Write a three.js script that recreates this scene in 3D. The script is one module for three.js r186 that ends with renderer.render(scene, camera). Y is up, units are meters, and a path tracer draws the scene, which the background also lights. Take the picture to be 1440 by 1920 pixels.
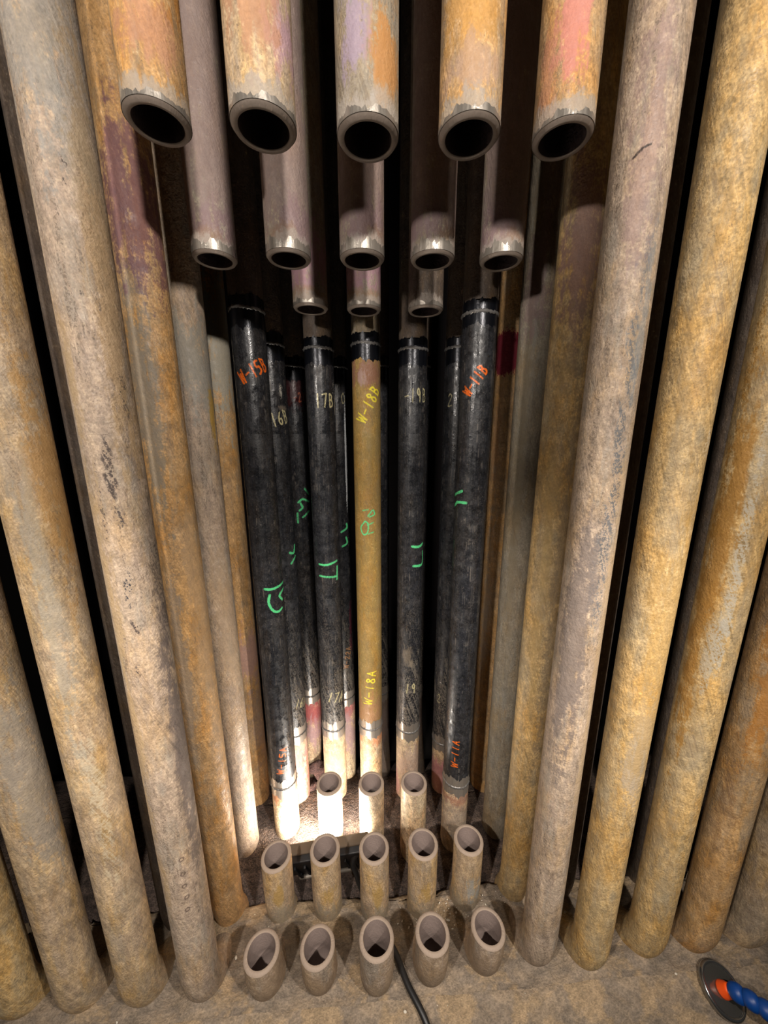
import * as THREE from 'three';
import { RoundedBoxGeometry } from 'three/addons/geometries/RoundedBoxGeometry.js';
import { RectAreaLightUniformsLib } from 'three/addons/lights/RectAreaLightUniformsLib.js';
import { mergeGeometries } from 'three/addons/utils/BufferGeometryUtils.js';

// ---------------------------------------------------------------- camera, light, exposure
const H = 1.1;                                   // eye height above the world zero; heights below are given from the eye
const scene = new THREE.Scene();
scene.background = new THREE.Color(0x000000);
const camera = new THREE.PerspectiveCamera(111.14, 1440 / 1920, 0.02, 20);
camera.rotation.order = 'YXZ';
camera.position.set(-0.01257, H, 0.4789);
camera.rotation.set(-0.21974, -0.06163, -0.0026);
const EXPOSURE = 1.0;
const FLOODS = [                                  // two floods high behind the camera, right and left
  { pos: [0.26, H + 0.66, 1.2], aim: [0, H + .16, -0.1], power: 6, w: .12, h: .08, cone: .8 }, { pos: [-0.72, H + 0.36, 1.12], aim: [0.0, H + .1, -.1], power: 3.3, w: .09, h: .07, cone: .72 },
];
const TORCHES = [                                 // two hand torches pointed down at the cut stubs
  { pos: [0.44, H + 0.24, 0.68], aim: [0.02, H - .98, -.05], power: 4.3 }, { pos: [-0.36, H + 0.2, 0.66], aim: [-.02, H - .98, -.05], power: 3.3 },
];
const PANEL = { power: 105, w: 0.19, h: 0.07 };
RectAreaLightUniformsLib.init();
const renderer = new THREE.WebGLRenderer({ antialias: true });
renderer.toneMapping = THREE.LinearToneMapping;
renderer.toneMappingExposure = EXPOSURE;
renderer.shadowMap.enabled = true;

// ---------------------------------------------------------------- helpers
const R = 0.03175, PITCH = 0.109487, TAU = Math.PI * 2;
let seed = 12345;
const rnd = () => { seed = (seed * 1664525 + 1013904223) >>> 0; return seed / 4294967296; };
const used = {};
function numbered(n) { const k = (used[n] = (used[n] ?? -1) + 1); return k ? n + '_' + String(k).padStart(3, '0') : n; }
function tag(o, label, category, group) { o.userData.label = label; o.userData.category = category; if (group) o.userData.group = group; return o; }
function thing(name, label, category, pos = [0, 0, 0], group) {
  const o = new THREE.Group(); o.name = numbered(name); o.position.set(...pos); scene.add(o); return tag(o, label, category, group);
}
function mesh(name, geo, mat, parent, label) {
  const m = new THREE.Mesh(geo, mat); m.name = name; m.castShadow = m.receiveShadow = true; parent.add(m); if (label) m.userData.label = label; return m;
}
function struct(name, geo, mat) { const m = mesh(name, geo, mat, scene); m.userData.kind = 'structure'; return m; }
const hex = h => { const n = parseInt(h.slice(1), 16); return [n >> 16, (n >> 8) & 255, n & 255]; };
const sm = (a, b, x) => { let t = (x - a) / (b - a); t = t < 0 ? 0 : t > 1 ? 1 : t; return t * t * (3 - 2 * t); };

// ---------------------------------------------------------------- noise fields: 200 mm round a tube x 800 mm along it
const NW = 512, NH = 2048;
function field(oct) {                            // [cells around, cells along, weight] per octave
  const out = new Float32Array(NW * NH);
  for (const [gx, gy, amp] of oct) {
    const g = new Float32Array(gx * gy); for (let i = 0; i < g.length; i++) g[i] = rnd();
    for (let j = 0; j < NH; j++) {
      const fy = j / NH * gy, y0 = fy | 0, ty = fy - y0, sy = ty * ty * (3 - 2 * ty), r0 = (y0 % gy) * gx, r1 = ((y0 + 1) % gy) * gx;
      for (let i = 0; i < NW; i++) {
        const fx = i / NW * gx, x0 = fx | 0, tx = fx - x0, sx = tx * tx * (3 - 2 * tx), x1 = (x0 + 1) % gx;
        const a = g[r0 + x0] + (g[r0 + x1] - g[r0 + x0]) * sx, b = g[r1 + x0] + (g[r1 + x1] - g[r1 + x0]) * sx;
        out[j * NW + i] += amp * (a + (b - a) * sy);
      }
    }
  }
  let mn = 0, v = 0; for (const x of out) mn += x; mn /= out.length; for (const x of out) v += (x - mn) ** 2; v = Math.sqrt(v / out.length);
  for (let i = 0; i < out.length; i++) out[i] = 0.5 + (out[i] - mn) / v * 0.2;   // mean .5, deviation .2
  return out;
}
const F = {
  big: field([[4, 10, 1], [9, 26, .6], [20, 60, .35], [44, 150, .2]]),          // patches some 50 mm wide
  mid: field([[14, 56, 1], [30, 120, .7], [64, 256, .5]]),                      // blotches of 10 mm
  fine: field([[90, 360, 1], [200, 800, .8], [400, 1600, .5]]),                 // grain
  run: field([[16, 8, 1], [40, 22, .8], [100, 60, .6], [200, 300, .4]]),        // runs along the tube
  scr: field([[100, 14, 1], [220, 30, .8], [24, 60, .5]]),                      // thin scratches along the tube
};
const S = (f, i, j) => f[(((j % NH) + NH) % NH) * NW + (((i % NW) + NW) % NW)];

// ---------------------------------------------------------------- writing: a hand's letters as strokes in a unit box
const GL = {
  W: ['0,1 .22,0 .5,.75 .72,0 1,1'], '-': ['.15,.45 .85,.5'], '1': ['.45,0 .55,1'], '5': ['.85,1 .25,.95 .2,.58 .7,.55 .8,.2 .15,.02'],
  B: ['.2,0 .25,1', '.25,1 .75,.85 .65,.58 .25,.52', '.65,.55 .9,.28 .7,.05 .2,0'], '6': ['.75,.95 .3,.55 .2,.2 .5,0 .8,.2 .7,.45 .28,.4'],
  '7': ['.1,.95 .85,1 .4,0'], '8': ['.7,.9 .4,1 .25,.75 .75,.35 .7,.05 .3,0 .2,.3 .75,.75 .7,.9'], '9': ['.75,.75 .4,1 .2,.7 .5,.5 .75,.75 .65,0'],
  A: ['.1,0 .5,1 .85,0', '.2,.4 .75,.4'], '2': ['.2,.8 .5,1 .8,.75 .15,.02 .85,.05'], '0': ['.5,1 .2,.6 .4,0 .75,.3 .5,1'],
};
const pts = s => s.split(' ').map(p => p.split(',').map(Number));
function smooth(q) {                             // a round hand: a curve through the points
  if (q.length < 3) return q;
  return new THREE.CatmullRomCurve3(q.map(([a, b]) => new THREE.Vector3(a, b, 0)), false, 'catmullrom', .5).getPoints(q.length * 5).map(v => [v.x, v.y]);
}
function writeStrokes(text, x0, y0, x1, y1, h) {  // millimetres round the tube and millimetres of height
  const L = Math.hypot(x1 - x0, y1 - y0), ux = (x1 - x0) / L, uy = (y1 - y0) / L, cw = L / text.length, out = [];
  [...text].forEach((c, k) => { for (const s of GL[c] ?? []) out.push(('W-17A'.includes(c) ? pts(s) : smooth(pts(s))).map(([a, b]) => { const t = (k + .08 + a * .8) * cw, n = b * h; return [x0 + ux * t - uy * n, y0 + uy * t + ux * n]; })); });
  return out;
}

// ---------------------------------------------------------------- tube paint
const LOOK = {
  rust:  { c: ['#b59c7a', '#a8937a', '#b8955f'], org: .25, grey: .25, dark: .25, grain: 1 },
  gold:  { c: ['#b99a68', '#b09a74', '#bd9352'], org: .35, grey: .25, dark: .12, grain: 1.1 },
  taupe: { c: ['#a79480', '#9a8979', '#aa8f6e'], org: .1, grey: .35, dark: .35, grain: .9 },
  orange:{ c: ['#b48f60', '#aa8c68', '#b88444'], org: .5, grey: .3, dark: .25, grain: 1 },
  grey:  { c: ['#958b7a', '#8a8172', '#99866a'], org: .25, grey: .5, dark: .2, grain: .7 },
  scale: { c: ['#212226', '#28292c', '#2f2c2b'], org: 0, grey: 0, dark: 0, grain: .5, black: 1 },
  mustard:{ c: ['#8f7138', '#86703f', '#966f30'], org: .15, grey: .1, dark: .1, grain: .6 },
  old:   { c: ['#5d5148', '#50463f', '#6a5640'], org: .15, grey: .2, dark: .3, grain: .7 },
  chalk: { c: ['#b3a184', '#a8957c', '#b58f68'], org: .2, grey: .15, dark: .1, grain: 1.4 },
};
const INK = { g: '#57c983', o: '#e0641c', p: '#b5ac84', y: '#d8c832', k: '#3a342e', w: '#c9c5ba' };
let texCount = 0;
function paint(look, y0, y1, w, h, opt = {}) {     // y0, y1: metres from the eye
  const P = LOOK[look], C = P.c.map(hex), d = new Uint8Array(w * h * 4), sx = Math.floor(rnd() * 512), sy = Math.floor(rnd() * 2048);
  const mm = (y1 - y0) * 1000, kx = NW / w, ky = mm / 800 * NH / h, orange = hex('#b07a34'), dark = hex('#4a3f36'), grey = hex('#8d8a82'), pale = hex('#c3b393'), wear = hex('#6f675e');
  const patches = (opt.patches ?? []).map(p => ({ ...p, rgb: hex(p.c) }));
  const put = (k, rgb, m) => { for (let q = 0; q < 3; q++) d[k + q] += (rgb[q] - d[k + q]) * m; };
  for (let j = 0; j < h; j++) {
    const J = Math.floor(j * ky) + sy, ymm = (y0 * 1000) + j / h * mm;
    for (let i = 0; i < w; i++) {
      const I = Math.floor(i * kx) + sx, a = S(F.big, I, J), a2 = S(F.big, I + 190, J + 700), b = S(F.mid, I, J), c = S(F.fine, I, J), r = S(F.run, I, J), u = (i / w - .5) * TAU * 31.75;
      // grain slants across the tube as brushing and flow left it
      const g = S(F.scr, I + Math.floor(J * .35), Math.floor(J / 2));
      let t = sm(.25, .75, a * .4 + r * .6), R0 = C[0][0] + (C[1][0] - C[0][0]) * t, G0 = C[0][1] + (C[1][1] - C[0][1]) * t, B0 = C[0][2] + (C[1][2] - C[0][2]) * t;
      t = .75 * sm(.4, .9, a2 * .6 + S(F.run, I + 260, J + 1500) * .4); R0 += (C[2][0] - R0) * t; G0 += (C[2][1] - G0) * t; B0 += (C[2][2] - B0) * t;
      const k = (j * w + i) * 4; 
      if (P.black) {
        const l = 1 + (b - .5) * .5 + (c - .5) * .5; d[k] = R0 * l; d[k + 1] = G0 * l; d[k + 2] = B0 * l;
        const scr = S(F.scr, I, J); let m = sm(.7, .92, scr) * sm(.4, .65, b) * .6 + sm(.84, 1.0, c) * .6 + sm(.84, .95, S(F.scr, I + 60, Math.floor(J / 5))) * .35 * sm(.42, .6, r); put(k, wear, Math.min(.8, m));
        m = sm(.66, .85, S(F.run, I + 77, J + 300)) * sm(.45, .7, c) * .4; put(k, hex4b, m);
      } else {
        const l = 1 + ((c - .5) * .32 + (b - .5) * .22 + (g - .5) * .2) * P.grain; d[k] = Math.min(255, R0 * l); d[k + 1] = Math.min(255, G0 * l); d[k + 2] = Math.min(255, B0 * l);
        put(k, orange, P.org * .55 * sm(.45, .85, S(F.big, I + 60, J + 1300) * .6 + r * .4));
        put(k, grey, P.grey * sm(.5, .8, S(F.big, I + 320, J + 400) * .55 + S(F.run, I + 9, J) * .45));
        put(k, dark, P.dark * 1.6 * sm(.58, .8, S(F.run, I + 150, J + 900)) * sm(.5, .66, c));
        put(k, pale, .45 * sm(.78, 1.0, c) * sm(.45, .6, b)); put(k, dark, .28 * sm(.62, .85, g) * sm(.45, .7, r)); put(k, dark, .5 * sm(.82, 1.0, S(F.fine, I + 100, J + 50)) * sm(.5, .7, S(F.mid, I + 33, J)));
      }
      for (const p of patches) {
        const du = (u - p.u) / p.ru, dy = (ymm - p.y) / p.ry; if (du > 2 || du < -2 || dy > 2 || dy < -2) continue;
        const q = Math.sqrt(du * du + dy * dy) + ((b - .5) * .5 + (r - .5) * .8) * (p.rag ?? 1.2) + (c - .5) * .35; if (q > 1.3) continue;
        let m = (1 - sm(1 - (p.soft ?? .6), 1, q)) * (p.k ?? .8); if (p.fleck) m *= sm(p.fleck, p.fleck + .14, c * .55 + g * .45);
        put(k, p.rgb, m);
      }
      d[k + 3] = 255;
    }
  }
  for (const st of opt.strokes ?? []) {
    const rgb = hex(INK[st.ink] ?? st.ink), wd = st.w ?? 2, px = w / (TAU * 31.75), py = h / mm;
    for (const s of st.s) for (let n = 0; n + 1 < s.length; n++) {
      const [ax, ay] = s[n], [bx, by] = s[n + 1], vx = bx - ax, vy = by - ay, L2 = vx * vx + vy * vy || 1;
      const i0 = Math.floor((Math.min(ax, bx) - 6 + Math.PI * 31.75) * px), i1 = Math.ceil((Math.max(ax, bx) + 6 + Math.PI * 31.75) * px), j0 = Math.floor((Math.min(ay, by) - 6 - y0 * 1000) * py), j1 = Math.ceil((Math.max(ay, by) + 6 - y0 * 1000) * py);
      for (let j = Math.max(0, j0); j < Math.min(h, j1); j++) for (let i = Math.max(0, i0); i < Math.min(w, i1); i++) {
        const u = i / px - Math.PI * 31.75 - ax, v = j / py + y0 * 1000 - ay, t = Math.max(0, Math.min(1, (u * vx + v * vy) / L2)), dd = Math.hypot(u - t * vx, v - t * vy);
        const J = Math.floor(j * ky) + sy, c = S(F.fine, Math.floor(i * kx), J), m = (1 - sm(wd * .45, wd * .45 + .9, dd + (c - .5) * 1.6)) * (st.k ?? .95) * (.55 + .45 * sm(.2, .45, c));
        if (m > 0) put((j * w + i) * 4, rgb, m);
      }
    }
  }
  const t = new THREE.DataTexture(d, w, h); t.colorSpace = THREE.SRGBColorSpace; t.wrapS = t.wrapT = THREE.RepeatWrapping; t.magFilter = THREE.LinearFilter; t.minFilter = THREE.LinearMipmapLinearFilter; t.generateMipmaps = true;
  t.repeat.set(1, 1 / (y1 - y0)); t.offset.set(0, -y0 / (y1 - y0)); t.needsUpdate = true; texCount++; return t;   // geometry v = metres from the eye
}
const hex4b = hex('#4b443c');
function grey(w, h, fn) { const d = new Uint8Array(w * h * 4); for (let j = 0; j < h; j++) for (let i = 0; i < w; i++) { const v = Math.max(0, Math.min(255, fn(i, j) * 255)), k = (j * w + i) * 4; d[k] = d[k + 1] = d[k + 2] = v; d[k + 3] = 255; }
  const t = new THREE.DataTexture(d, w, h); t.wrapS = t.wrapT = THREE.RepeatWrapping; t.magFilter = THREE.LinearFilter; t.minFilter = THREE.LinearMipmapLinearFilter; t.generateMipmaps = true; t.needsUpdate = true; return t; }
const bumpRust = grey(512, 1024, (i, j) => .5 + (S(F.fine, i, j) - .5) * .5 + (S(F.mid, i, j) - .5) * .7 + (S(F.scr, i + (j * .3 | 0), j) - .5) * .25); bumpRust.repeat.set(1, 2.5);
const bumpScale = grey(512, 1024, (i, j) => .5 + (S(F.scr, i, j) - .5) * .3 + (S(F.mid, i, j) - .5) * .5 + (S(F.fine, i, j) - .5) * .2); bumpScale.repeat.set(1, 2.5);
const roughScale = grey(512, 1024, (i, j) => .37 + (S(F.mid, i, j) - .5) * .35 + (S(F.run, i, j) - .5) * .35); roughScale.repeat.set(1, 2.5);
const roughRust = grey(512, 1024, (i, j) => .68 + (S(F.mid, i + 40, j) - .5) * .35 + (S(F.run, i, j + 90) - .5) * .3); roughRust.repeat.set(1, 2.5);
function rustMat(map) { return new THREE.MeshStandardMaterial({ map, roughnessMap: roughRust, roughness: 1, bumpMap: bumpRust, bumpScale: .0007 }); }
function scaleMat(map) { return new THREE.MeshStandardMaterial({ map, roughnessMap: roughScale, roughness: 1, metalness: .1, bumpMap: bumpScale, bumpScale: .0005 }); }
const brushed = grey(256, 256, (i, j) => .36 + (S(F.scr, i * 2, j >> 3) - .5) * .3 + (S(F.mid, i, j) - .5) * .2);
const M = {
  bright: new THREE.MeshStandardMaterial({ color: 0x9c958c, metalness: .65, roughness: 1, roughnessMap: brushed, bumpMap: bumpScale, bumpScale: .0004 }),
  cut: new THREE.MeshStandardMaterial({ color: 0x8a7d76, metalness: .25, roughness: .6, bumpMap: bumpScale, bumpScale: .0004 }),
  cutRust: new THREE.MeshStandardMaterial({ color: 0x958475, metalness: .1, roughness: .75, bumpMap: bumpRust, bumpScale: .0006 }),
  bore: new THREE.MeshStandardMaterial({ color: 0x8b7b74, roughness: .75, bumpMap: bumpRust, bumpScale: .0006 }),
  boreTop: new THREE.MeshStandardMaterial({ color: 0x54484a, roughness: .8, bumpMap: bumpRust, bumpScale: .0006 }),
  soot: new THREE.MeshStandardMaterial({ color: 0x2a2528, roughness: .8 }),
  weld: new THREE.MeshStandardMaterial({ color: 0x7c7a78, metalness: .6, roughness: .36 }),
  tint: new THREE.MeshStandardMaterial({ color: 0x14161c, metalness: .5, roughness: .28, bumpMap: bumpScale, bumpScale: .0003 }),
  wall: new THREE.MeshStandardMaterial({ color: 0x15110e, roughness: .95 }),
};

// ---------------------------------------------------------------- tube geometry: rings along a bent axis
// list of [s, radius]; s is the height from the eye along the straight run; below bend.y the axis follows an arc
function axisPoint(s, b) {
  if (!b || s >= b.y) return [s, 0, 0];
  const L = b.y - s, La = b.r * Math.abs(b.phi), sg = Math.sign(b.phi);                 // phi > 0 bends away from the viewer
  if (L <= La) { const p = L / b.r; return [b.y - b.r * Math.sin(p), -sg * b.r * (1 - Math.cos(p)), sg * p]; }
  const p = Math.abs(b.phi), e = L - La; return [b.y - b.r * Math.sin(p) - e * Math.cos(p), -sg * (b.r * (1 - Math.cos(p)) + e * Math.sin(p)), sg * p];
}
function ringTube(rings, b, N = 44, rag) {
  const pos = [], uv = [], idx = [];
  rings.forEach(([s, r], q) => {
    for (let i = 0; i <= N; i++) {
      const th = (i / N - .5) * TAU; let ss = s; if (rag && rag[q]) { const I = Math.floor(i % N / N * 512); ss += rag[q] * ((S(F.mid, I, q * 300) - .5) * 1.2 + (S(F.fine, I, q * 170) - .5) * .8); }
      const [y, z, p] = axisPoint(ss, b), cx = r * Math.sin(th), cz = r * Math.cos(th);
      pos.push(cx, y - Math.sin(p) * cz, z + Math.cos(p) * cz); uv.push(i / N, s);
    }
  });
  for (let q = 0; q + 1 < rings.length; q++) for (let i = 0; i < N; i++) { const a = q * (N + 1) + i, c = a + N + 1; idx.push(a, c, a + 1, a + 1, c, c + 1); }
  const g = new THREE.BufferGeometry(); g.setAttribute('position', new THREE.Float32BufferAttribute(pos, 3)); g.setAttribute('uv', new THREE.Float32BufferAttribute(uv, 2)); g.setIndex(idx); g.computeVertexNormals();
  const n = g.attributes.normal;                                                         // join the seam
  for (let q = 0; q < rings.length; q++) { const a = q * (N + 1), c = a + N, x = n.getX(a) + n.getX(c), y = n.getY(a) + n.getY(c), z = n.getZ(a) + n.getZ(c), l = Math.hypot(x, y, z) || 1; n.setXYZ(a, x / l, y / l, z / l); n.setXYZ(c, x / l, y / l, z / l); }
  return g;
}
function span(s0, s1, b, r = R) {                  // rings from s0 up to s1, close together in the bend
  const out = []; let s = s0;
  while (s < s1 - 1e-6) { out.push([s, r]); s += b && s < b.y ? .008 : Math.max(.02, (s1 - s0) / 12); }
  out.push([s1, r]); return out;
}
const BEND = { A: { y: -.955, r: .15, phi: 1.05 }, B: { y: -.985, r: .25, phi: .42 }, C: { y: -.99, r: .3, phi: .12 }, D: { y: -.95, r: .4, phi: -.16 }, E: { y: -.84, r: .3, phi: -.6 } };
const FOOT = { A: -1.13, B: -1.12, C: -1.06, D: -1.06, E: -1.16 }, TOP = 1.16;

// ---------------------------------------------------------------- room round the bundle
const boxAt = (sx, sy, sz, x, y, z) => { const g = new THREE.BoxGeometry(sx, sy, sz); g.translate(x, y, z); return g; };
struct('floor', boxAt(4.4, .1, 4.4, 0, -.55, 0), M.wall);
struct('ceiling', boxAt(4.4, .1, 4.4, 0, H + TOP + .05, 0), M.wall);
struct('wall_back', boxAt(4.4, 2.8, .1, 0, .86, -1.95), M.soot);
struct('wall_front', boxAt(4.4, 2.8, .1, 0, .86, 2.15), M.wall);
struct('wall_left', boxAt(.1, 2.8, 4.4, -2.1, .86, 0), M.wall);
struct('wall_right', boxAt(.1, 2.8, 4.4, 2.1, .86, 0), M.wall);

// ---------------------------------------------------------------- lower drum and the ash ledge in front of it
const DC = { z: -.325, y: H - 1.27, r: .25 };
function blotTex(c, w, h, amp) { const C = c.map(hex), d = new Uint8Array(w * h * 4); for (let j = 0; j < h; j++) for (let i = 0; i < w; i++) {
  const a = sm(.3, .7, S(F.big, i, j)), a2 = sm(.5, .75, S(F.big, i + 200, j + 500)), l = 1 + ((S(F.fine, i, j) - .5) * .6 + (S(F.mid, i, j) - .5) * .4) * amp, k = (j * w + i) * 4;
  for (let q = 0; q < 3; q++) { let v = C[0][q] + (C[1][q] - C[0][q]) * a; v += (C[2][q] - v) * a2; d[k + q] = Math.max(0, Math.min(255, v * l)); } d[k + 3] = 255; }
  const t = new THREE.DataTexture(d, w, h); t.colorSpace = THREE.SRGBColorSpace; t.wrapS = t.wrapT = THREE.RepeatWrapping; t.magFilter = THREE.LinearFilter; t.minFilter = THREE.LinearMipmapLinearFilter; t.generateMipmaps = true; t.needsUpdate = true; return t; }
const ashTex = blotTex(['#857562', '#74685b', '#8e7a60'], 512, 1024, .55), drumTex = blotTex(['#7b6d64', '#6a5e58', '#84756a'], 512, 1024, 1.1);
const grit = grey(512, 512, (i, j) => .5 + (S(F.fine, i, j) - .5) * .8 + (S(F.mid, i, j) - .5) * .5);
const bumpGrit = grit.clone(); bumpGrit.repeat.set(1, 1);
const ashMat = new THREE.MeshStandardMaterial({ map: ashTex, roughness: .92, bumpMap: bumpGrit, bumpScale: .0009 });
const drumMat = new THREE.MeshStandardMaterial({ map: drumTex, color: 0xbdb6b2, roughness: .9, bumpMap: bumpGrit, bumpScale: .0028 });
{
  const NX = 260, NA = 120, pos = [], uv = [], idx = [];
  for (let q = 0; q <= NA; q++) for (let i = 0; i <= NX; i++) {
    const th = q / NA * TAU, x = -1.5 + i / NX * 3.2, r = DC.r + (S(F.mid, Math.floor(x * 900), Math.floor(th * 200)) - .5) * .004;
    pos.push(x, DC.y + r * Math.cos(th), DC.z + r * Math.sin(th)); uv.push(x * 4, th * DC.r * 4);
  }
  for (let q = 0; q < NA; q++) for (let i = 0; i < NX; i++) { const a = q * (NX + 1) + i, c = a + NX + 1; idx.push(a, c, a + 1, a + 1, c, c + 1); }
  const g = new THREE.BufferGeometry(); g.setAttribute('position', new THREE.Float32BufferAttribute(pos, 3)); g.setAttribute('uv', new THREE.Float32BufferAttribute(uv, 2)); g.setIndex(idx); g.computeVertexNormals();
  const o = thing('steel_drum', 'gritty horizontal steel drum that the rear tube rows stand in', 'drum'); mesh('drum_shell', g, drumMat, o);
  for (const x of [-1.5, 1.7]) { const e = new THREE.CylinderGeometry(DC.r, DC.r, .03, 60); e.rotateZ(Math.PI / 2); e.translate(x, DC.y, DC.z); mesh('end_plate', e, drumMat, o); }
}
const feet = [];                                   // [x, z] of front tubes, for the ash heaped round them
const tubeX = {};
function col(n) { return (n - 3) * PITCH; }
const AX = { 1: [1.07, -.012], 2: [2, -.012], 3: [3, -.02], 4: [3.96, -.015], 5: [4.96, -.008], 6: [5.95, -.002], 7: [6.85, -.014], 0: [0, -.006] };
const BX = { 1: [1.06, .116], 2: [2.03, .111], 3: [3, .101], 4: [3.97, .1], 5: [4.91, .108] };
for (let n = -5; n <= 12; n++) { const a = AX[n] ?? [n, -.005], b = BX[n] ?? [n, .118]; feet.push([col(a[0]), -a[1] - .018, .04], [col(b[0]), -b[1], .02]); }
{
  // outline of the ledge across the drum: [distance back, height from the eye]
  const prof = [[.130, -1.14], [.136, -1.09], [.137, -1.068], [.130, -1.063], [.11, -1.061], [.08, -1.058], [.05, -1.054], [.02, -1.05], [-.01, -1.045], [-.04, -1.044], [-.07, -1.052], [-.1, -1.078], [-.125, -1.125], [-.14, -1.2], [-.14, -1.42]];
  const fine = []; for (let k = 0; k + 1 < prof.length; k++) { const n = k > 2 && k < 11 ? 7 : 2; for (let m = 0; m < n; m++) fine.push([prof[k][0] + (prof[k + 1][0] - prof[k][0]) * m / n, prof[k][1] + (prof[k + 1][1] - prof[k][1]) * m / n]); } fine.push(prof.at(-1));
  fine.push([.09, -1.42], [.130, -1.14]);
  const NX = 520, pos = [], uv = [], idx = [], NP = fine.length; let run = 0;
  for (let q = 0; q < NP; q++) {
    if (q) run += Math.hypot(fine[q][0] - fine[q - 1][0], fine[q][1] - fine[q - 1][1]);
    for (let i = 0; i <= NX; i++) {
      const x = -1.3 + i / NX * 2.8; let [bk, y] = fine[q]; const top = q >= 4 && q < NP - 4;
      const I = Math.floor((x + 3) * 700), J = Math.floor(bk * 2400 + 900), edge = q <= 8 ? (S(F.big, I, 70) - .5) * .022 + (S(F.mid, I, 400) - .5) * .006 : 0; bk += edge;
      if (top) { y += (S(F.big, I, J) - .5) * .012 + (S(F.mid, I, J) - .5) * .0045; let hp = 0, hole = 0; for (const [fx, fz, s] of feet) { const d = Math.hypot(x - fx, -bk - fz) / s; if (d < 2.2) hp = Math.max(hp, Math.exp(-d * d) * .016); if (d * s < .016) hole = 1; } y += hole ? -.04 : hp; }
      pos.push(x, H + y, -bk); uv.push(x * 4, run * 4);
    }
  }
  for (let q = 0; q + 1 < NP; q++) for (let i = 0; i < NX; i++) { const a = q * (NX + 1) + i, c = a + NX + 1; idx.push(a, a + 1, c, a + 1, c + 1, c); }
  const g = new THREE.BufferGeometry(); g.setAttribute('position', new THREE.Float32BufferAttribute(pos, 3)); g.setAttribute('uv', new THREE.Float32BufferAttribute(uv, 2)); g.setIndex(idx); g.computeVertexNormals();
  tag(mesh('ash_ledge', g, ashMat, scene), 'crust of caked brown ash round the feet of the front tubes', 'ash');
}

// ---------------------------------------------------------------- tubes
const RINFO = { A: 'front row', B: 'second row', C: 'third row', D: 'fourth row', E: 'fifth row' };
const ORD = ['', 'first', 'second', 'third', 'fourth', 'fifth', 'sixth', 'seventh'];
const PLAIN = {};
function plain(look) { return PLAIN[look] ??= rustMat(paint(look, -1.1, .5, 256, 1024)); }
function standing(row, n, x, lz, look, label, size, opt) {
  const b = BEND[row], o = thing('boiler_tube', label, 'tube', [x, H, -lz]);
  const mat = size ? (look === 'scale' ? scaleMat : rustMat)(paint(look, -1.12, .48, size[0], size[1], opt)) : plain(look);
  mesh('tube_wall', ringTube(span(FOOT[row], TOP, b), b), mat, o); return o;
}
const p = (u, y, ru, ry, c, k, x = {}) => ({ u, y, ru, ry, c, k, ...x });
const dk = '#453c38', gb = '#7f8487', or = '#b57a2e', tp = '#94806f', pk = '#a8707e', wh = '#c9c3b6';
const BIG = [512, 2048], MID = [512, 1024];
const sideOf = n => n <= 0 ? ORD[1 - n] + ' front tube left of gap' : ORD[n - 5] + ' front tube right of gap';

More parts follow.
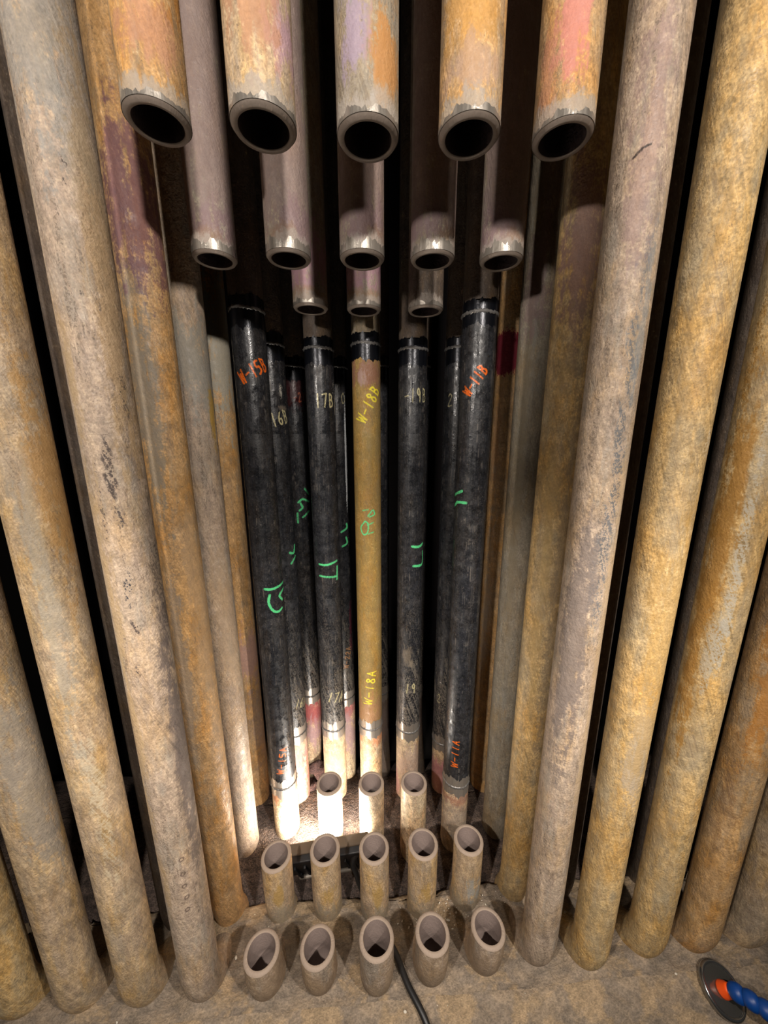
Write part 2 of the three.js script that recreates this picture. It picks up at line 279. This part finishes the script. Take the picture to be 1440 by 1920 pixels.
// front row: [column, look, words, marks]
const stamp = (u, y) => { const s = []; for (let k = 0; k <= 8; k++) s.push([u + 3.2 * Math.cos(k / 8 * TAU), y + 3.6 * Math.sin(k / 8 * TAU)]); return s; };
for (const [n, look, words, opt] of [
  [0, 'taupe', 'taupe tube with black specks and stamped rings', { patches: [p(22, 390, 55, 170, gb, .5), p(38, 150, 20, 300, '#a98a60', .5), p(56, -230, 20, 170, dk, .75, { fleck: .42 }), p(46, -470, 18, 260, '#655a55', .8), p(12, -40, 8, 60, dk, .95, { fleck: .5 }), p(14, -102, 7, 18, dk, .95, { fleck: .5 }), p(12, -195, 7, 26, '#23252c', .95, { fleck: .52 }), p(12, -255, 8, 12, dk, .95, { fleck: .5 }), p(5, -318, 9, 30, dk, .95, { fleck: .52 }), p(-4, -90, 5, 60, dk, .8, { fleck: .54 }), p(14, 152, 6, 10, dk, .95, { fleck: .5 }), p(16, 254, 6, 8, dk, .9, { fleck: .5 }), p(18, 273, 6, 8, dk, .9, { fleck: .5 }), p(40, 40, 9, 40, dk, .7, { fleck: .56 }), p(35, -461, 14, 80, dk, .5, { fleck: .5 }), p(-16, -300, 12, 500, '#a88e68', .6)], strokes: [{ ink: '#5a4c44', w: 1.1, k: .7, s: [stamp(18, -665), stamp(17, -695), stamp(16, -720), stamp(17, -745), stamp(15, -771)] }] }],
  [-1, 'rust', 'tan rusted standing tube with orange bloom', { patches: [p(46, -60, 34, 190, '#b58a52', .7), p(16, -210, 16, 260, '#99958c', .55), p(22, -560, 14, 200, '#b8ad96', .6, { fleck: .4 })] }],
  [-2, 'rust', 'brown rusted standing tube with pale grey foot', { patches: [p(40, -500, 40, 200, '#8f8a84', .6)] }],
  [-3, 'gold', 'brown standing tube cut by the left edge', {}],
  [6, 'taupe', 'taupe standing tube streaked with blue black scale', { patches: [p(0, -60, 15, 330, '#4e5258', .75, { fleck: .46 }), p(-26, -330, 24, 240, '#6a605c', .7), p(-14, 310, 22, 140, '#8d7472', .5), p(18, -300, 12, 500, '#ab9372', .6), p(8, 110, 8, 120, gb, .5)], strokes: [{ ink: '#2c211c', w: 1.6, s: [[[-27, 303], [-20, 309], [-12, 311]]] }] }],
  [7, 'gold', 'golden tan standing tube with a grey lower patch', { patches: [p(-4, -520, 22, 160, '#a79a8a', .7), p(12, -300, 40, 300, '#b08a4c', .4), p(12, -20, 9, 30, '#cfc9bc', .5, { fleck: .45 })] }],
  [8, 'gold', 'golden standing tube with flaky grey white streak', { patches: [p(-20, -150, 10, 240, '#b0aca2', .75, { fleck: .36 }), p(-44, -200, 20, 400, '#a0702c', .7), p(-28, -330, 14, 90, '#a9a294', .7, { fleck: .3 })] }],
  [9, 'orange', 'orange rusted standing tube with dark left flank', { patches: [p(-20, -380, 26, 220, '#b4742c', .6), p(-38, -620, 16, 150, '#6a5038', .6, { fleck: .4 })] }],
  [10, 'rust', 'brown standing tube with a peeling dark flank', { patches: [p(-40, -500, 22, 300, '#6a5440', .6, { fleck: .4 })] }],
]) { const a = AX[n] ?? [n, -.005]; standing('A', n, col(a[0]), a[1], look, words + ', ' + sideOf(n), n === -3 || n === 10 ? MID : BIG, opt); }
standing('A', 11, col(11), -.005, 'orange', 'brown standing tube by right edge, sixth front tube right of gap');
// second to fifth rows beside the gap
for (const [row, n, lz, look, words, size, opt] of [
  ['B', 0, .118, 'orange', 'orange rusted standing tube with grey left flank and pink stained top', BIG, { patches: [p(-4, 60, 26, 230, '#7c776e', .7), p(14, 300, 60, 110, '#6d4a54', .75), p(-8, -420, 16, 260, '#8a7f74', .6), p(40, -330, 22, 300, '#a48a6c', .5)] }],
  ['B', -1, .118, 'old', 'dark grey tube, a sliver behind the taupe tube', null],
  ['B', 6, .118, 'gold', 'mottled brown standing tube with pinkish top', MID, { patches: [p(-14, 270, 40, 130, '#85686a', .7), p(4, -250, 16, 500, '#7d6f5e', .5), p(-20, -200, 14, 350, '#a28858', .5)] }],
  ['B', 7, .118, 'old', 'dark grey brown standing tube between two front tubes', null],
  ['B', 8, .118, 'old', 'sooty standing tube in the shade of the front row', null],
  ['B', 9, .118, 'old', 'sooty standing tube almost hidden by the front row', null],
  ['C', 0, .243, 'taupe', 'grey brown standing tube with an orange streak', MID, { patches: [p(24, 120, 60, 120, '#86857e', .7), p(44, 30, 9, 60, '#b08a3c', .8), p(30, -450, 30, 300, '#a0876a', .5)] }],
  ['C', -1, .243, 'old', 'shaded standing tube behind the orange rusted tube', null],
  ['C', 6, .243, 'grey', 'grey brown standing tube with narrow bright edge', MID, { patches: [p(-24, -100, 12, 500, '#95866c', .6), p(-20, 270, 30, 120, '#83686e', .5)] }],
  ['C', 7, .243, 'grey', 'grey standing tube showing as a thin strip', null],
  ['D', 0, .36, 'orange', 'orange tan standing tube with chalk grey upper half', MID, { patches: [p(30, 160, 60, 200, '#9a988e', .85), p(24, -560, 40, 90, '#a98580', .7), p(36, -760, 40, 150, '#8f7a70', .6)] }],
  ['D', 6, .36, 'orange', 'brown standing tube with a dark red paint patch', MID, { patches: [p(-24, 172, 40, 48, '#6c0f24', .95, { rag: .3, soft: .1 }), p(-30, 0, 20, 120, '#a07a58', .6), p(-30, -480, 12, 320, '#a89888', .6)] }],
  ['E', 0, .5, 'chalk', 'pale pinkish standing tube, far back beside the left black tubes', null],
  ['E', 5, .5, 'old', 'dark rusted standing tube just right of the gap', null],
  ['E', 6, .5, 'old', 'dark standing tube far back among the right side tubes', null],
]) standing(row, n, row === 'E' ? col(n) + .03 : col(n), lz, look, words + ', ' + RINFO[row], size, opt);

// ---- cut tubes: top stubs hang from above, bottom stubs stand in the drum
const bandMap = paint('chalk', 0, .05, 512, 128, {});
function cutEnd(o, yCut, b, dir, rimMat, boreMat, bevel) { // dir +1: open end faces up
  const ri = R - .0072, d = dir, rings = [[yCut - d * bevel, R + .0002], [yCut, R - bevel * .62], [yCut, ri + .0008], [yCut - d * .0014, ri]];
  mesh('cut_rim', ringTube(d > 0 ? rings : rings, b, 48), rimMat, o);
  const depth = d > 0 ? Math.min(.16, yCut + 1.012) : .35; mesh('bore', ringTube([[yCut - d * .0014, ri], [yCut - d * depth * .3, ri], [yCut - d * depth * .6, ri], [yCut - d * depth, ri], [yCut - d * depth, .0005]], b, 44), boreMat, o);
}
const rimTop = new THREE.MeshStandardMaterial({ color: 0x85796f, metalness: .3, roughness: .5, bumpMap: bumpScale, bumpScale: .0006 });
const POS = ['leftmost', 'second from left', 'middle', 'second from right', 'rightmost'];
function topStub(row, k, n, lz, y, look, words, opt, place) {
  const bh = row === 'A' ? .008 : row === 'B' ? .014 : .009;
  const o = thing('hanging_tube_stub', words + ', ' + place, 'tube stub', [col(n), H, -lz]), w = 512;
  mesh('tube_wall', ringTube(span(y + .0035, TOP, null), null), rustMat(paint(look, y, y + (row === 'A' ? .36 : .5), w, row === 'A' ? 1024 : 512, { patches: [...(opt ?? []), p(0, 8, 140, 17, '#9d948b', .75, { soft: .6, rag: 1.2 })].map(q => ({ ...q, y: q.y + y * 1000 })) })), o);
  mesh('ground_band', ringTube([[y + .0035, R + .0003], [y + bh * .5, R + .0003], [y + bh, R + .0003]], null, 120, [0, 0, bh * .7]), M.bright, o, 'band ground bright at the cut');
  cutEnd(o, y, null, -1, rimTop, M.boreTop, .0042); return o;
}
const fr = k => POS[k] + ' in hanging front row', sr = k => POS[k] + ' in hanging second row', tr = k => ['left', 'middle', 'right'][k] + ' in hanging third row';
topStub('A', 0, .97, -.012, .3192, 'orange', 'bright orange rusted pipe end', [p(14, 60, 34, 40, '#b58268', .6), p(45, 130, 22, 60, '#b97c34', .7), p(52, 250, 20, 90, '#8f9084', .6)], fr(0));
topStub('A', 1, 2.04, -.046, .2954, 'rust', 'tan pipe end with a pink flush', [p(34, 60, 24, 40, '#b490a0', .75), p(4, 75, 30, 50, '#b08060', .7), p(20, 220, 60, 90, '#9a8a66', .6)], fr(1));
topStub('A', 2, 2.99, -.037, .2968, 'grey', 'greyish pipe end with orange and violet blotches', [p(22, 50, 28, 40, '#b27a40', .8), p(-14, 65, 18, 45, '#9b8aa4', .7), p(-6, 170, 60, 70, '#86847a', .6), p(30, 120, 14, 60, '#a58460', .7)], fr(2));
topStub('A', 3, 3.96, -.038, .3021, 'orange', 'golden orange pipe end with dark flecks', [p(-16, 90, 50, 60, '#bb8840', .6), p(-10, 40, 40, 24, '#a58c80', .6), p(10, 230, 70, 120, '#b07c2c', .6)], fr(3));
topStub('A', 4, 5.0, -.013, .3216, 'orange', 'orange pipe end with pink patch', [p(-14, 80, 22, 60, '#c07a72', .8), p(-34, 50, 14, 60, '#b07a60', .6), p(24, 90, 6, 70, dk, .7, { fleck: .5 })], fr(4));
const PB = (a, b) => [p(0, 250, 140, 600, '#7c6767', .6), p(a, 30, 50, 40, '#7d646a', .5), p(b, 20, 30, 16, '#85684f', .5)];
topStub('B', 0, .88, .145, .2581, 'grey', 'purplish brown pipe end with pale pink lip', PB(20, 10), sr(0));
topStub('B', 1, 1.95, .112, .2478, 'grey', 'dark pipe end with lit brown right side', PB(30, -10), sr(1));
topStub('B', 2, 2.93, .096, .2424, 'grey', 'dark pipe end with pink bright band', PB(0, 30), sr(2));
topStub('B', 3, 3.87, .1, .2458, 'grey', 'dark pipe end with mauve left edge', PB(-30, 20), sr(3));
topStub('B', 4, 4.88, .121, .2556, 'grey', 'grey violet pipe end with scratched band', PB(-30, 10), sr(4));
const PC = [p(0, 70, 100, 70, '#9c7684', .8), p(0, 18, 80, 14, '#8d7058', .7)];
topStub('C', 0, 2.05, .254, .2261, 'grey', 'pink stained pipe end with half in shade', PC, tr(0));
topStub('C', 1, 2.96, .253, .2248, 'grey', 'dark pipe end in front of the mustard tube', PC, tr(1));
topStub('C', 2, 3.99, .227, .2178, 'old', 'sooty brown pipe end above a black tube', [], tr(2));
function bottomStub(row, k, n, lz, y, look, words, place, opt) {
  const b = BEND[row], o = thing('standing_tube_stub', words + ', ' + place, 'tube stub', [col(n), H, -lz]);
  mesh('tube_wall', ringTube(span(FOOT[row], y - .0035, b), b), rustMat(paint(look, -1.14, -.83, 512, 512, opt)), o);
  cutEnd(o, y, b, 1, M.cutRust, M.bore, .0035); return o;
}
const fb = k => POS[k] + ' in standing front row', sb = k => POS[k] + ' in standing second row', tb = k => ['left', 'middle', 'right'][k] + ' in standing third row';
[[1.07, -.012, -.9264, 'brown curved stub'], [2, -.012, -.9259, 'brown stub with pitted rim'], [3, -.02, -.9023, 'shaded brown stub beside the cord'], [3.96, -.015, -.9124, 'tan stub with pale worn rim'], [4.96, -.008, -.9245, 'tan stub with wide pale rim']].forEach(([n, lz, y, w], k) => bottomStub('A', k, n, lz, y, 'taupe', w, fb(k), { patches: [p(0, -1000, 100, 90, '#8c7459', .5)] }));
[[1.06, .116, -.892, 'grey brown stub before the lamp'], [2.03, .111, -.8762, 'tan stub before the lamp'], [3, .101, -.8673, 'tan stub next to the lamp cord'], [3.97, .1, -.8641, 'yellowish stub with rough blotch'], [4.91, .108, -.8741, 'tan stub with a grey patch']].forEach(([n, lz, y, w], k) => bottomStub('B', k, n, lz, y, 'rust', w, sb(k), { patches: [p(0, -1050, 100, 70, '#8d8678', .6), k === 4 ? p(2, -980, 22, 45, '#8f8f8c', .8) : p(6, -960, 16, 30, '#a8884c', .7)] }));
[[2, .252, -.868, 'whitened stub glaring in lamp light'], [2.98, .235, -.856, 'pale yellow stub behind the lamp'], [3.93, .212, -.835, 'pale stub at the edge of the lamp light']].forEach(([n, lz, y, w], k) => bottomStub('C', k, n, lz, y, 'chalk', w, tb(k)));

// ---- welded tubes: old tube above, new piece between two weld beads, old stub below
function weldBead(o, y, b) {
  const N = 64, K = 10, pos = [], uv = [], idx = [];
  for (let i = 0; i <= N; i++) for (let q = 0; q <= K; q++) { const th = i / N * TAU, a = q / K * TAU, rr = .0024 + .0007 * Math.sin(i * 2.4), dy = (S(F.mid, (i % N) * 8, 50) - .5) * .004, rad = R + rr * Math.cos(a) * .9; pos.push(rad * Math.sin(th), y + dy + rr * 1.3 * Math.sin(a), rad * Math.cos(th)); uv.push(i / N, q / K); }
  for (let i = 0; i < N; i++) for (let q = 0; q < K; q++) { const a = i * (K + 1) + q, c = a + K + 1; idx.push(a, c, a + 1, a + 1, c, c + 1); }
  const g = new THREE.BufferGeometry(); g.setAttribute('position', new THREE.Float32BufferAttribute(pos, 3)); g.setAttribute('uv', new THREE.Float32BufferAttribute(uv, 2)); g.setIndex(idx); g.computeVertexNormals(); mesh('weld_bead', g, M.weld, o);
}
const wr = (t, x0, y0, x1, y1, h, ink, w = 2.9, k = .95) => ({ ink, w, k, s: writeStrokes(t, x0, y0, x1, y1, h) });
const gs = (str, w = 5.4) => ({ ink: 'g', w, s: str.split('|').map(q => smooth(pts(q))) });
function welded(row, n, x, lz, yT, yB, look, words, opt, topLook, botLook, botPatches, tintLen = .033) {
  const b = BEND[row], o = thing('welded_tube', words, 'tube', [x, H, -lz]);
  mesh('old_upper_tube', ringTube(span(yT + .02, TOP, null), null), plain(topLook), o);
  mesh('tinted_band', ringTube([[yT - tintLen, R + .0003], [yT - .01, R + .0003], [yT, R], [yT + .02, R + .0003]], null, 120, [.007, 0, 0, .009]), M.tint, o, 'glossy dark heat tinted band');
  weldBead(o, yT, null);
  const size = row === 'C' ? BIG : MID;
  mesh('new_tube', ringTube(span(yB + .018, yT - tintLen + .008, null, R + .0001), null), (look === 'scale' ? scaleMat : rustMat)(paint(look, yB, yB + 1.12, size[0], size[1], opt)), o);
  mesh('ground_band', ringTube([[yB - .024, R + .0005], [yB, R + .0003], [yB + .026, R + .0005]], null, 120, [.009, 0, .01]), M.bright, o, 'ground bright band at the lower weld');
  weldBead(o, yB, null);
  mesh('old_lower_tube', ringTube(span(FOOT[row], yB - .018, b), b), rustMat(paint(botLook, -1.14, -.78, 512, 512, { patches: botPatches })), o);
}
const red = '#9c3038', pink = '#b07c7c';
const dustGlare = [p(10, -720, 100, 150, '#8a8174', .7, { fleck: .42 }), p(0, -560, 100, 200, '#5a544c', .5, { fleck: .52 })];  // flecks of dust, with some of the lamp glare painted into their pale tone
welded('C', 1, col(.925), .272, .2264, -.8693, 'scale', 'black tube marked W-15B in orange, at the left end of third row', { patches: [p(36, -420, 30, 500, '#3a3733', .5, { fleck: .5 }), p(10, 130, 60, 60, '#4a4a4c', .4, { fleck: .5 })], strokes: [wr('W-15B', -10, 92, 44, 122, 24, 'o'), wr('W-15A', 8, -823, 22, -744, 16, 'o', 2.2, .8), gs('0,-328 17,-330 57,-325|9,-343 6,-362 14,-381 26,-387 37,-383|50,-340 32,-350 40,-364')] }, 'old', 'chalk', [p(0, -900, 100, 24, '#a56a48', .7)]);
welded('C', 5, col(4.92), .225, .212, -.8405, 'scale', 'black tube marked W-11B in orange, at the right end of third row', { strokes: [wr('W-11B', -22, 66, 12, 113, 20, 'o', 2.6), wr('W-11A', -8, -782, -6, -702, 15, 'o', 2.2), gs('-54,-125 -28,-113|-50,-146 -38,-137 -18,-136')] }, 'old', 'chalk', [p(0, -880, 100, 24, '#8a5a48', .6), p(0, -960, 100, 90, '#8a7d74', .5)], .021);
welded('D', 1, col(1.07), .36, .1869, -.8012, 'scale', 'black tube marked 16B in pale chalk, directly right of the W-15B tube', { patches: [...dustGlare, p(26, 92, 6, 20, wh, .8, { fleck: .4 }), p(30, 55, 14, 8, '#7d7060', .7)], strokes: [wr('16B', 4, 14, 46, 26, 28, 'p'), wr('16A', 8, -712, 48, -724, 26, 'p', 2.2), gs('24,-280 36,-283 42,-265|26,-308 42,-294')] }, 'old', 'chalk', [p(20, -880, 30, 40, red, .6), p(0, -850, 90, 60, '#b89088', .6), p(40, -960, 14, 90, '#b04848', .5)]);
welded('D', 2, col(2.05), .362, .1795, -.7919, 'scale', 'black tube marked 17B in pale chalk with a white drip, left of centre', { patches: [...dustGlare, p(38, 96, 7, 22, wh, .6, { fleck: .5 }), p(44, 60, 3, 20, wh, .8)], strokes: [wr('17B', -10, 56, 36, 58, 28, 'p'), wr('17A', -14, -695, 34, -708, 28, 'p'), gs('-17,-310 1,-311 29,-305|-17,-340 27,-345|30,-320 28,-353', 5)] }, 'old', 'chalk', [p(0, -900, 90, 60, '#a8886e', .6)]);
welded('D', 3, col(3), .362, .1901, -.7947, 'mustard', 'mustard brown tube marked W-18B in yellow, at the centre of the gap', { patches: [p(0, 128, 90, 34, '#7d5648', .8), p(-12, 120, 14, 26, '#a08a86', .6), p(0, -740, 90, 60, '#94694e', .6), p(30, -300, 14, 500, '#8a7650', .5)], strokes: [wr('W-18B', -6, 20, 34, 94, 24, 'y', 2.8), wr('W-18A', 2, -715, 16, -608, 22, 'y', 2.6), { ...gs('-13,-178 0,-175|-1,-191 11,-177 15,-188 2,-193|-11,-207 -19,-221 -12,-237 -2,-230 -1,-210 -8,-204 -11,-207|-2,-213 12,-207|-1,-235 12,-231', 2.6), k: .8 }] }, 'grey', 'chalk', [p(0, -830, 90, 26, '#b3724c', .7)]);
welded('D', 4, col(3.95), .35, .1777, -.7984, 'scale', 'black tube marked 19B in pale chalk, right of the mustard tube', { patches: [...dustGlare, p(-10, -560, 16, 40, '#75695a', .7)], strokes: [wr('-19B', -24, 66, 32, 68, 28, 'p', 2.2, .8), wr('19', -16, -672, 18, -674, 28, 'p', 2.4), gs('0,-265 18,-267 34,-262|34,-283 33,-314 4,-315', 6)] }, 'old', 'chalk', [p(0, -920, 100, 90, '#a08a84', .5), p(-40, -980, 20, 60, pink, .6)]);
welded('D', 5, col(5) - .008, .36, .1836, -.8572, 'scale', 'narrow view of a black tube with a faint chalk 2, behind the W-11B tube', { patches: dustGlare, strokes: [wr('2', -34, 60, -18, 60, 26, 'p', 2, .6), wr('2', -34, -722, -20, -722, 24, 'p', 2, .6)] }, 'old', 'chalk', [p(-20, -960, 90, 60, '#a86c70', .8), p(-20, -1000, 60, 40, '#b89088', .6)]);
welded('E', 1, col(1) + .03, .5, .1665, -.7944, 'scale', 'black tube with green chalk 22, seen between the 16B and 17B tubes', { patches: [...dustGlare, p(20, 118, 40, 60, '#3a0f12', .6)], strokes: [wr('-21B', 4, 78, 52, 84, 22, '#8a4a34', 2, .8), gs('22,-146 34,-162|2,-182 14,-174 34,-183|8,-185 12,-197 4,-205|-2,-212 -2,-238|12,-224 32,-210')] }, 'old', 'chalk', [p(0, -860, 100, 60, '#a84850', .75), p(0, -930, 90, 60, '#a8848a', .8)]);
welded('E', 2, col(2) + .03, .5, .1663, -.8104, 'scale', 'black tube with green curl and white paint run, right behind the 17B tube', { patches: [...dustGlare, p(27, -60, 4, 150, '#d9dde0', .9, { rag: .3, soft: .2 }), p(30, -560, 8, 100, '#6a2030', .6)], strokes: [wr('0', 12, 76, 34, 76, 26, 'p', 2, .5), wr('W-22A', 14, -703, 28, -630, 16, '#b08058', 2), gs('23,-246 23,-258 6,-268|20,-285 23,-302 8,-310')] }, 'old', 'chalk', [p(0, -850, 100, 50, '#a05058', .7), p(0, -930, 90, 70, '#a08488', .8)]);
welded('E', 3, col(3) + .03, .5, .17, -.80, 'scale', 'dark tube showing as a strip right of the mustard tube', { patches: dustGlare }, 'old', 'old', [p(0, -900, 90, 90, '#6d5f5c', .6)]);
welded('E', 4, col(4) + .03, .5, .17, -.80, 'scale', 'dark tube showing as a strip right of the 19B tube', { patches: dustGlare }, 'old', 'old', [p(0, -900, 90, 90, '#6d5f5c', .6)]);

// ---------------------------------------------------------------- work lamp lying between the stubs, its light thrown at the rear tubes
const plastic = new THREE.MeshStandardMaterial({ color: 0x0b0c10, roughness: .5 }), dustTop = new THREE.MeshStandardMaterial({ color: 0x5d5245, roughness: .8 });
{
  const o = thing('work_lamp', 'flat black work lamp set behind the cut stubs, shining on the rear tubes', 'lamp', [-.112, H - 1.003, -.172]); o.rotation.set(.36, .04, .13);
  mesh('housing', new RoundedBoxGeometry(.206, .092, .018, 3, .004), plastic, o);
  const fr = []; for (const s of [-1, 1]) { const a = new RoundedBoxGeometry(.216, .013, .022, 2, .003); a.translate(0, s * .045, -.016); fr.push(a); const c = new RoundedBoxGeometry(.013, .08, .022, 2, .003); c.translate(s * .1015, 0, -.016); fr.push(c); }
  mesh('frame', mergeGeometries(fr), dustTop, o, 'dusty grey frame');
  for (let k = -3; k <= 3; k++) { const f = new RoundedBoxGeometry(.005, .06, .006, 1, .001); f.translate(k * .024, -.006, .0115); mesh('cooling_fin', f, plastic, o); }
  const face = new THREE.PlaneGeometry(PANEL.w, PANEL.h); face.rotateY(Math.PI); face.rotateX(.3); face.translate(0, 0, -.031);
  mesh('diffuser', face, new THREE.MeshStandardMaterial({ color: 0xffffff, emissive: 0xfff6ea, emissiveIntensity: 5 }), o);
  const l = new THREE.RectAreaLight(0xfff6ea, PANEL.power, PANEL.w, PANEL.h); l.position.set(0, .0004, -.0325); l.rotation.x = .3; l.name = 'lamp_light'; o.add(l);   // faces -z, away from the viewer
  const bar = new THREE.CapsuleGeometry(.0045, .16, 4, 12); bar.rotateZ(Math.PI / 2); bar.translate(.005, -.052, .012); mesh('stand_bar', bar, new THREE.MeshStandardMaterial({ color: 0xa39b90, roughness: .5, metalness: .3 }), o, 'pale grey stand bar');
  for (const s of [-1, 1]) { const f = new RoundedBoxGeometry(.008, .03, .006, 2, .002); f.translate(s * .07, -.04, .012); mesh('stand_leg', f, plastic, o); }
}
{
  const c = [[-.035, -.96, .158], [-.05, -.985, .152], [-.042, -1.012, .146], [-.03, -1.038, .132], [-.01, -1.049, .106], [.018, -1.048, .06], [.04, -1.034, .02], [.058, -1.03, -.022], [.088, -1.038, -.07], [.1, -1.07, -.11], [.11, -1.14, -.145]].map(([x, y, lz]) => new THREE.Vector3(x, H + y, -lz));
  const g = new THREE.TubeGeometry(new THREE.CatmullRomCurve3(c), 120, .006, 14);
  tag(mesh('power_cord', g, new THREE.MeshStandardMaterial({ color: 0x1b1a1a, roughness: .45 }), scene), 'black cord running from the lamp over the ash ledge between the stubs', 'cord');
}

// ---------------------------------------------------------------- flexible hose on a round base, lower right
{
  const o = thing('hose_base', 'round polished metal base with orange nozzle on the ash ledge, lower right', 'base', [.66, H - 1.048, .06]);
  const steel = new THREE.MeshStandardMaterial({ color: 0x9a9a98, metalness: .9, roughness: .16 }), dish = new THREE.MeshPhysicalMaterial({ color: 0x7c7a74, metalness: .8, roughness: .16, clearcoat: .6 });
  const n = new THREE.Vector3(.12, .9, .42).normalize(); o.quaternion.setFromUnitVectors(new THREE.Vector3(0, 1, 0), n);
  const L = (a, s = 56) => new THREE.LatheGeometry(a.map(q => new THREE.Vector2(...q)), s);
  mesh('rim', L([[.029, 0], [.036, 0], [.0375, .002], [.0375, .007], [.036, .0095], [.034, .0105], [.032, .0095], [.031, .007]]), steel, o, 'bright polished rim');
  mesh('dish', L([[.0001, .0075], [.018, .0075], [.026, .0068], [.031, .0072]]), dish, o, 'dark glossy dish');
  const orange = new THREE.MeshStandardMaterial({ color: 0xff5a14, roughness: .45 });
  mesh('nozzle', L([[.0001, .007], [.0125, .007], [.0125, .011], [.0115, .013], [.0115, .018], [.0095, .024], [.0085, .03], [.0001, .03]], 40), orange, o, 'orange nozzle');
  const w = thing('flexible_hose', 'blue jointed hose of knuckle segments leaving the round metal base', 'hose', [0, 0, 0]), blue = new THREE.MeshStandardMaterial({ color: 0x0b3f86, roughness: .42 });
  const base = new THREE.Vector3(.66, H - 1.048, .06).addScaledVector(n, .026), dir = new THREE.Vector3(.5, .06, .5).normalize();
  const curve = new THREE.CatmullRomCurve3([base, base.clone().addScaledVector(n, .012).addScaledVector(dir, .012), base.clone().addScaledVector(n, .018).addScaledVector(dir, .05), base.clone().addScaledVector(n, .014).addScaledVector(dir, .12), base.clone().addScaledVector(n, .02).addScaledVector(dir, .22), base.clone().addScaledVector(n, .06).addScaledVector(dir, .3)]);
  const seg = L([[.009, -.011], [.0118, -.0085], [.0138, -.0035], [.0142, .0025], [.013, .0072], [.0104, .0102], [.008, .0114], [.0001, .0114]], 28), len = curve.getLength(), N = Math.floor(len / .0185);
  for (let k = 0; k < N; k++) { const t = (k + .6) / N, m = mesh('knuckle', seg, blue, w); m.position.copy(curve.getPointAt(Math.min(1, t))); m.quaternion.setFromUnitVectors(new THREE.Vector3(0, 1, 0), curve.getTangentAt(Math.min(1, t))); }
}

// ---------------------------------------------------------------- broken lining and grit
function rock(r, s) { const g = new THREE.IcosahedronGeometry(r, 3), q = g.attributes.position; for (let i = 0; i < q.count; i++) { const x = q.getX(i), y = q.getY(i), z = q.getZ(i), l = 1 + .35 * Math.sin(x / r * 2.3 + s) * Math.cos(y / r * 2.9 + s * 2) + .2 * Math.sin(z / r * 4.1 + s * 3 + x / r * 3); q.setXYZ(i, x * l, y * l * .7, z * l); } g.computeVertexNormals(); return g; }
const rockMat = new THREE.MeshStandardMaterial({ map: drumTex, color: 0xc8a8a8, roughness: .9, bumpMap: bumpGrit, bumpScale: .002 });
[[-.163, -1.005, .415, .026, 1, 'upper pinkish lump of broken lining between the 16B and 17B tubes'], [-.172, -1.025, .375, .018, 2.2, 'lower pinkish lump of broken lining between the 16B and 17B tubes']].forEach(([x, y, lz, r, s, label]) => { const m = tag(mesh(numbered('lining_lump'), rock(r, s), rockMat, scene), label, 'rubble'); m.position.set(x, H + y, -lz); });
{
  const base = new THREE.IcosahedronGeometry(1, 0), list = [];
  for (let i = 0; i < 260; i++) {
    const near = i < 110, x = near ? .17 + (rnd() + rnd() - 1) * .17 : -.7 + rnd() * 1.6, lz = near ? .075 + (rnd() + rnd() - 1) * .05 : -.06 + rnd() * .19, s = .0006 + rnd() ** 4 * .0022;
    const g = base.clone(); g.scale(s, s * .7, s * (1 + rnd())); g.rotateY(rnd() * 6); g.translate(x, H - 1.0505 + (lz - .02) * -.11 + .003, -lz); list.push(g);
  }
  const m = mesh('grit', mergeGeometries(list), new THREE.MeshStandardMaterial({ color: 0xc9c0b0, roughness: .5 }), scene); tag(m, 'pale specks of grit scattered over the ash ledge', 'grit'); m.userData.kind = 'stuff';
}

// ---------------------------------------------------------------- the work floods behind the photographer
FLOODS.forEach((f, k) => {
  const o = thing('flood_lamp', ['larger work flood behind the camera, high on its right', 'smaller work flood behind the camera, on its left'][k], 'lamp', f.pos); o.lookAt(...f.aim);
  mesh('housing', new RoundedBoxGeometry(f.w + .03, f.h + .03, .03, 3, .006), plastic, o).position.z = -.02;
  mesh('diffuser', new THREE.PlaneGeometry(f.w, f.h), new THREE.MeshStandardMaterial({ color: 0xffffff, emissive: 0xfff5ea, emissiveIntensity: 8 }), o);
  const l = new THREE.SpotLight(0xfff5ea, f.power, 0, f.cone, .9, 2); l.position.set(0, 0, .05); l.castShadow = true; l.shadow.radius = 2; l.name = 'flood_light'; l.target.position.set(0, 0, 1); l.target.name = 'flood_aim'; o.add(l, l.target);
});
TORCHES.forEach((f, k) => {
  const o = thing('hand_torch', ['hand torch behind the camera on its right, pointed down', 'hand torch behind the camera on its left, pointed down'][k], 'torch', f.pos); o.lookAt(...f.aim);
  const body = new THREE.LatheGeometry([[.0001, -.15], [.012, -.15], [.014, -.145], [.014, -.05], [.017, -.04], [.021, -.02], [.023, -.004], [.023, 0], [.021, 0], [.019, -.004]].map(q => new THREE.Vector2(...q)), 40); body.rotateX(Math.PI / 2);
  mesh('housing', body, plastic, o);
  const lens = new THREE.CircleGeometry(.0195, 36); lens.translate(0, 0, -.003);
  mesh('lens', lens, new THREE.MeshStandardMaterial({ color: 0xffffff, emissive: 0xfff5ea, emissiveIntensity: 8 }), o);
  const l = new THREE.SpotLight(0xfff5ea, f.power, 0, .72, .85, 2); l.position.set(0, 0, .02); l.castShadow = true; l.shadow.radius = .8; l.name = 'torch_light'; l.target.position.set(0, 0, 1); l.target.name = 'torch_aim'; o.add(l, l.target);
});
console.log('textures', texCount);
renderer.render(scene, camera);
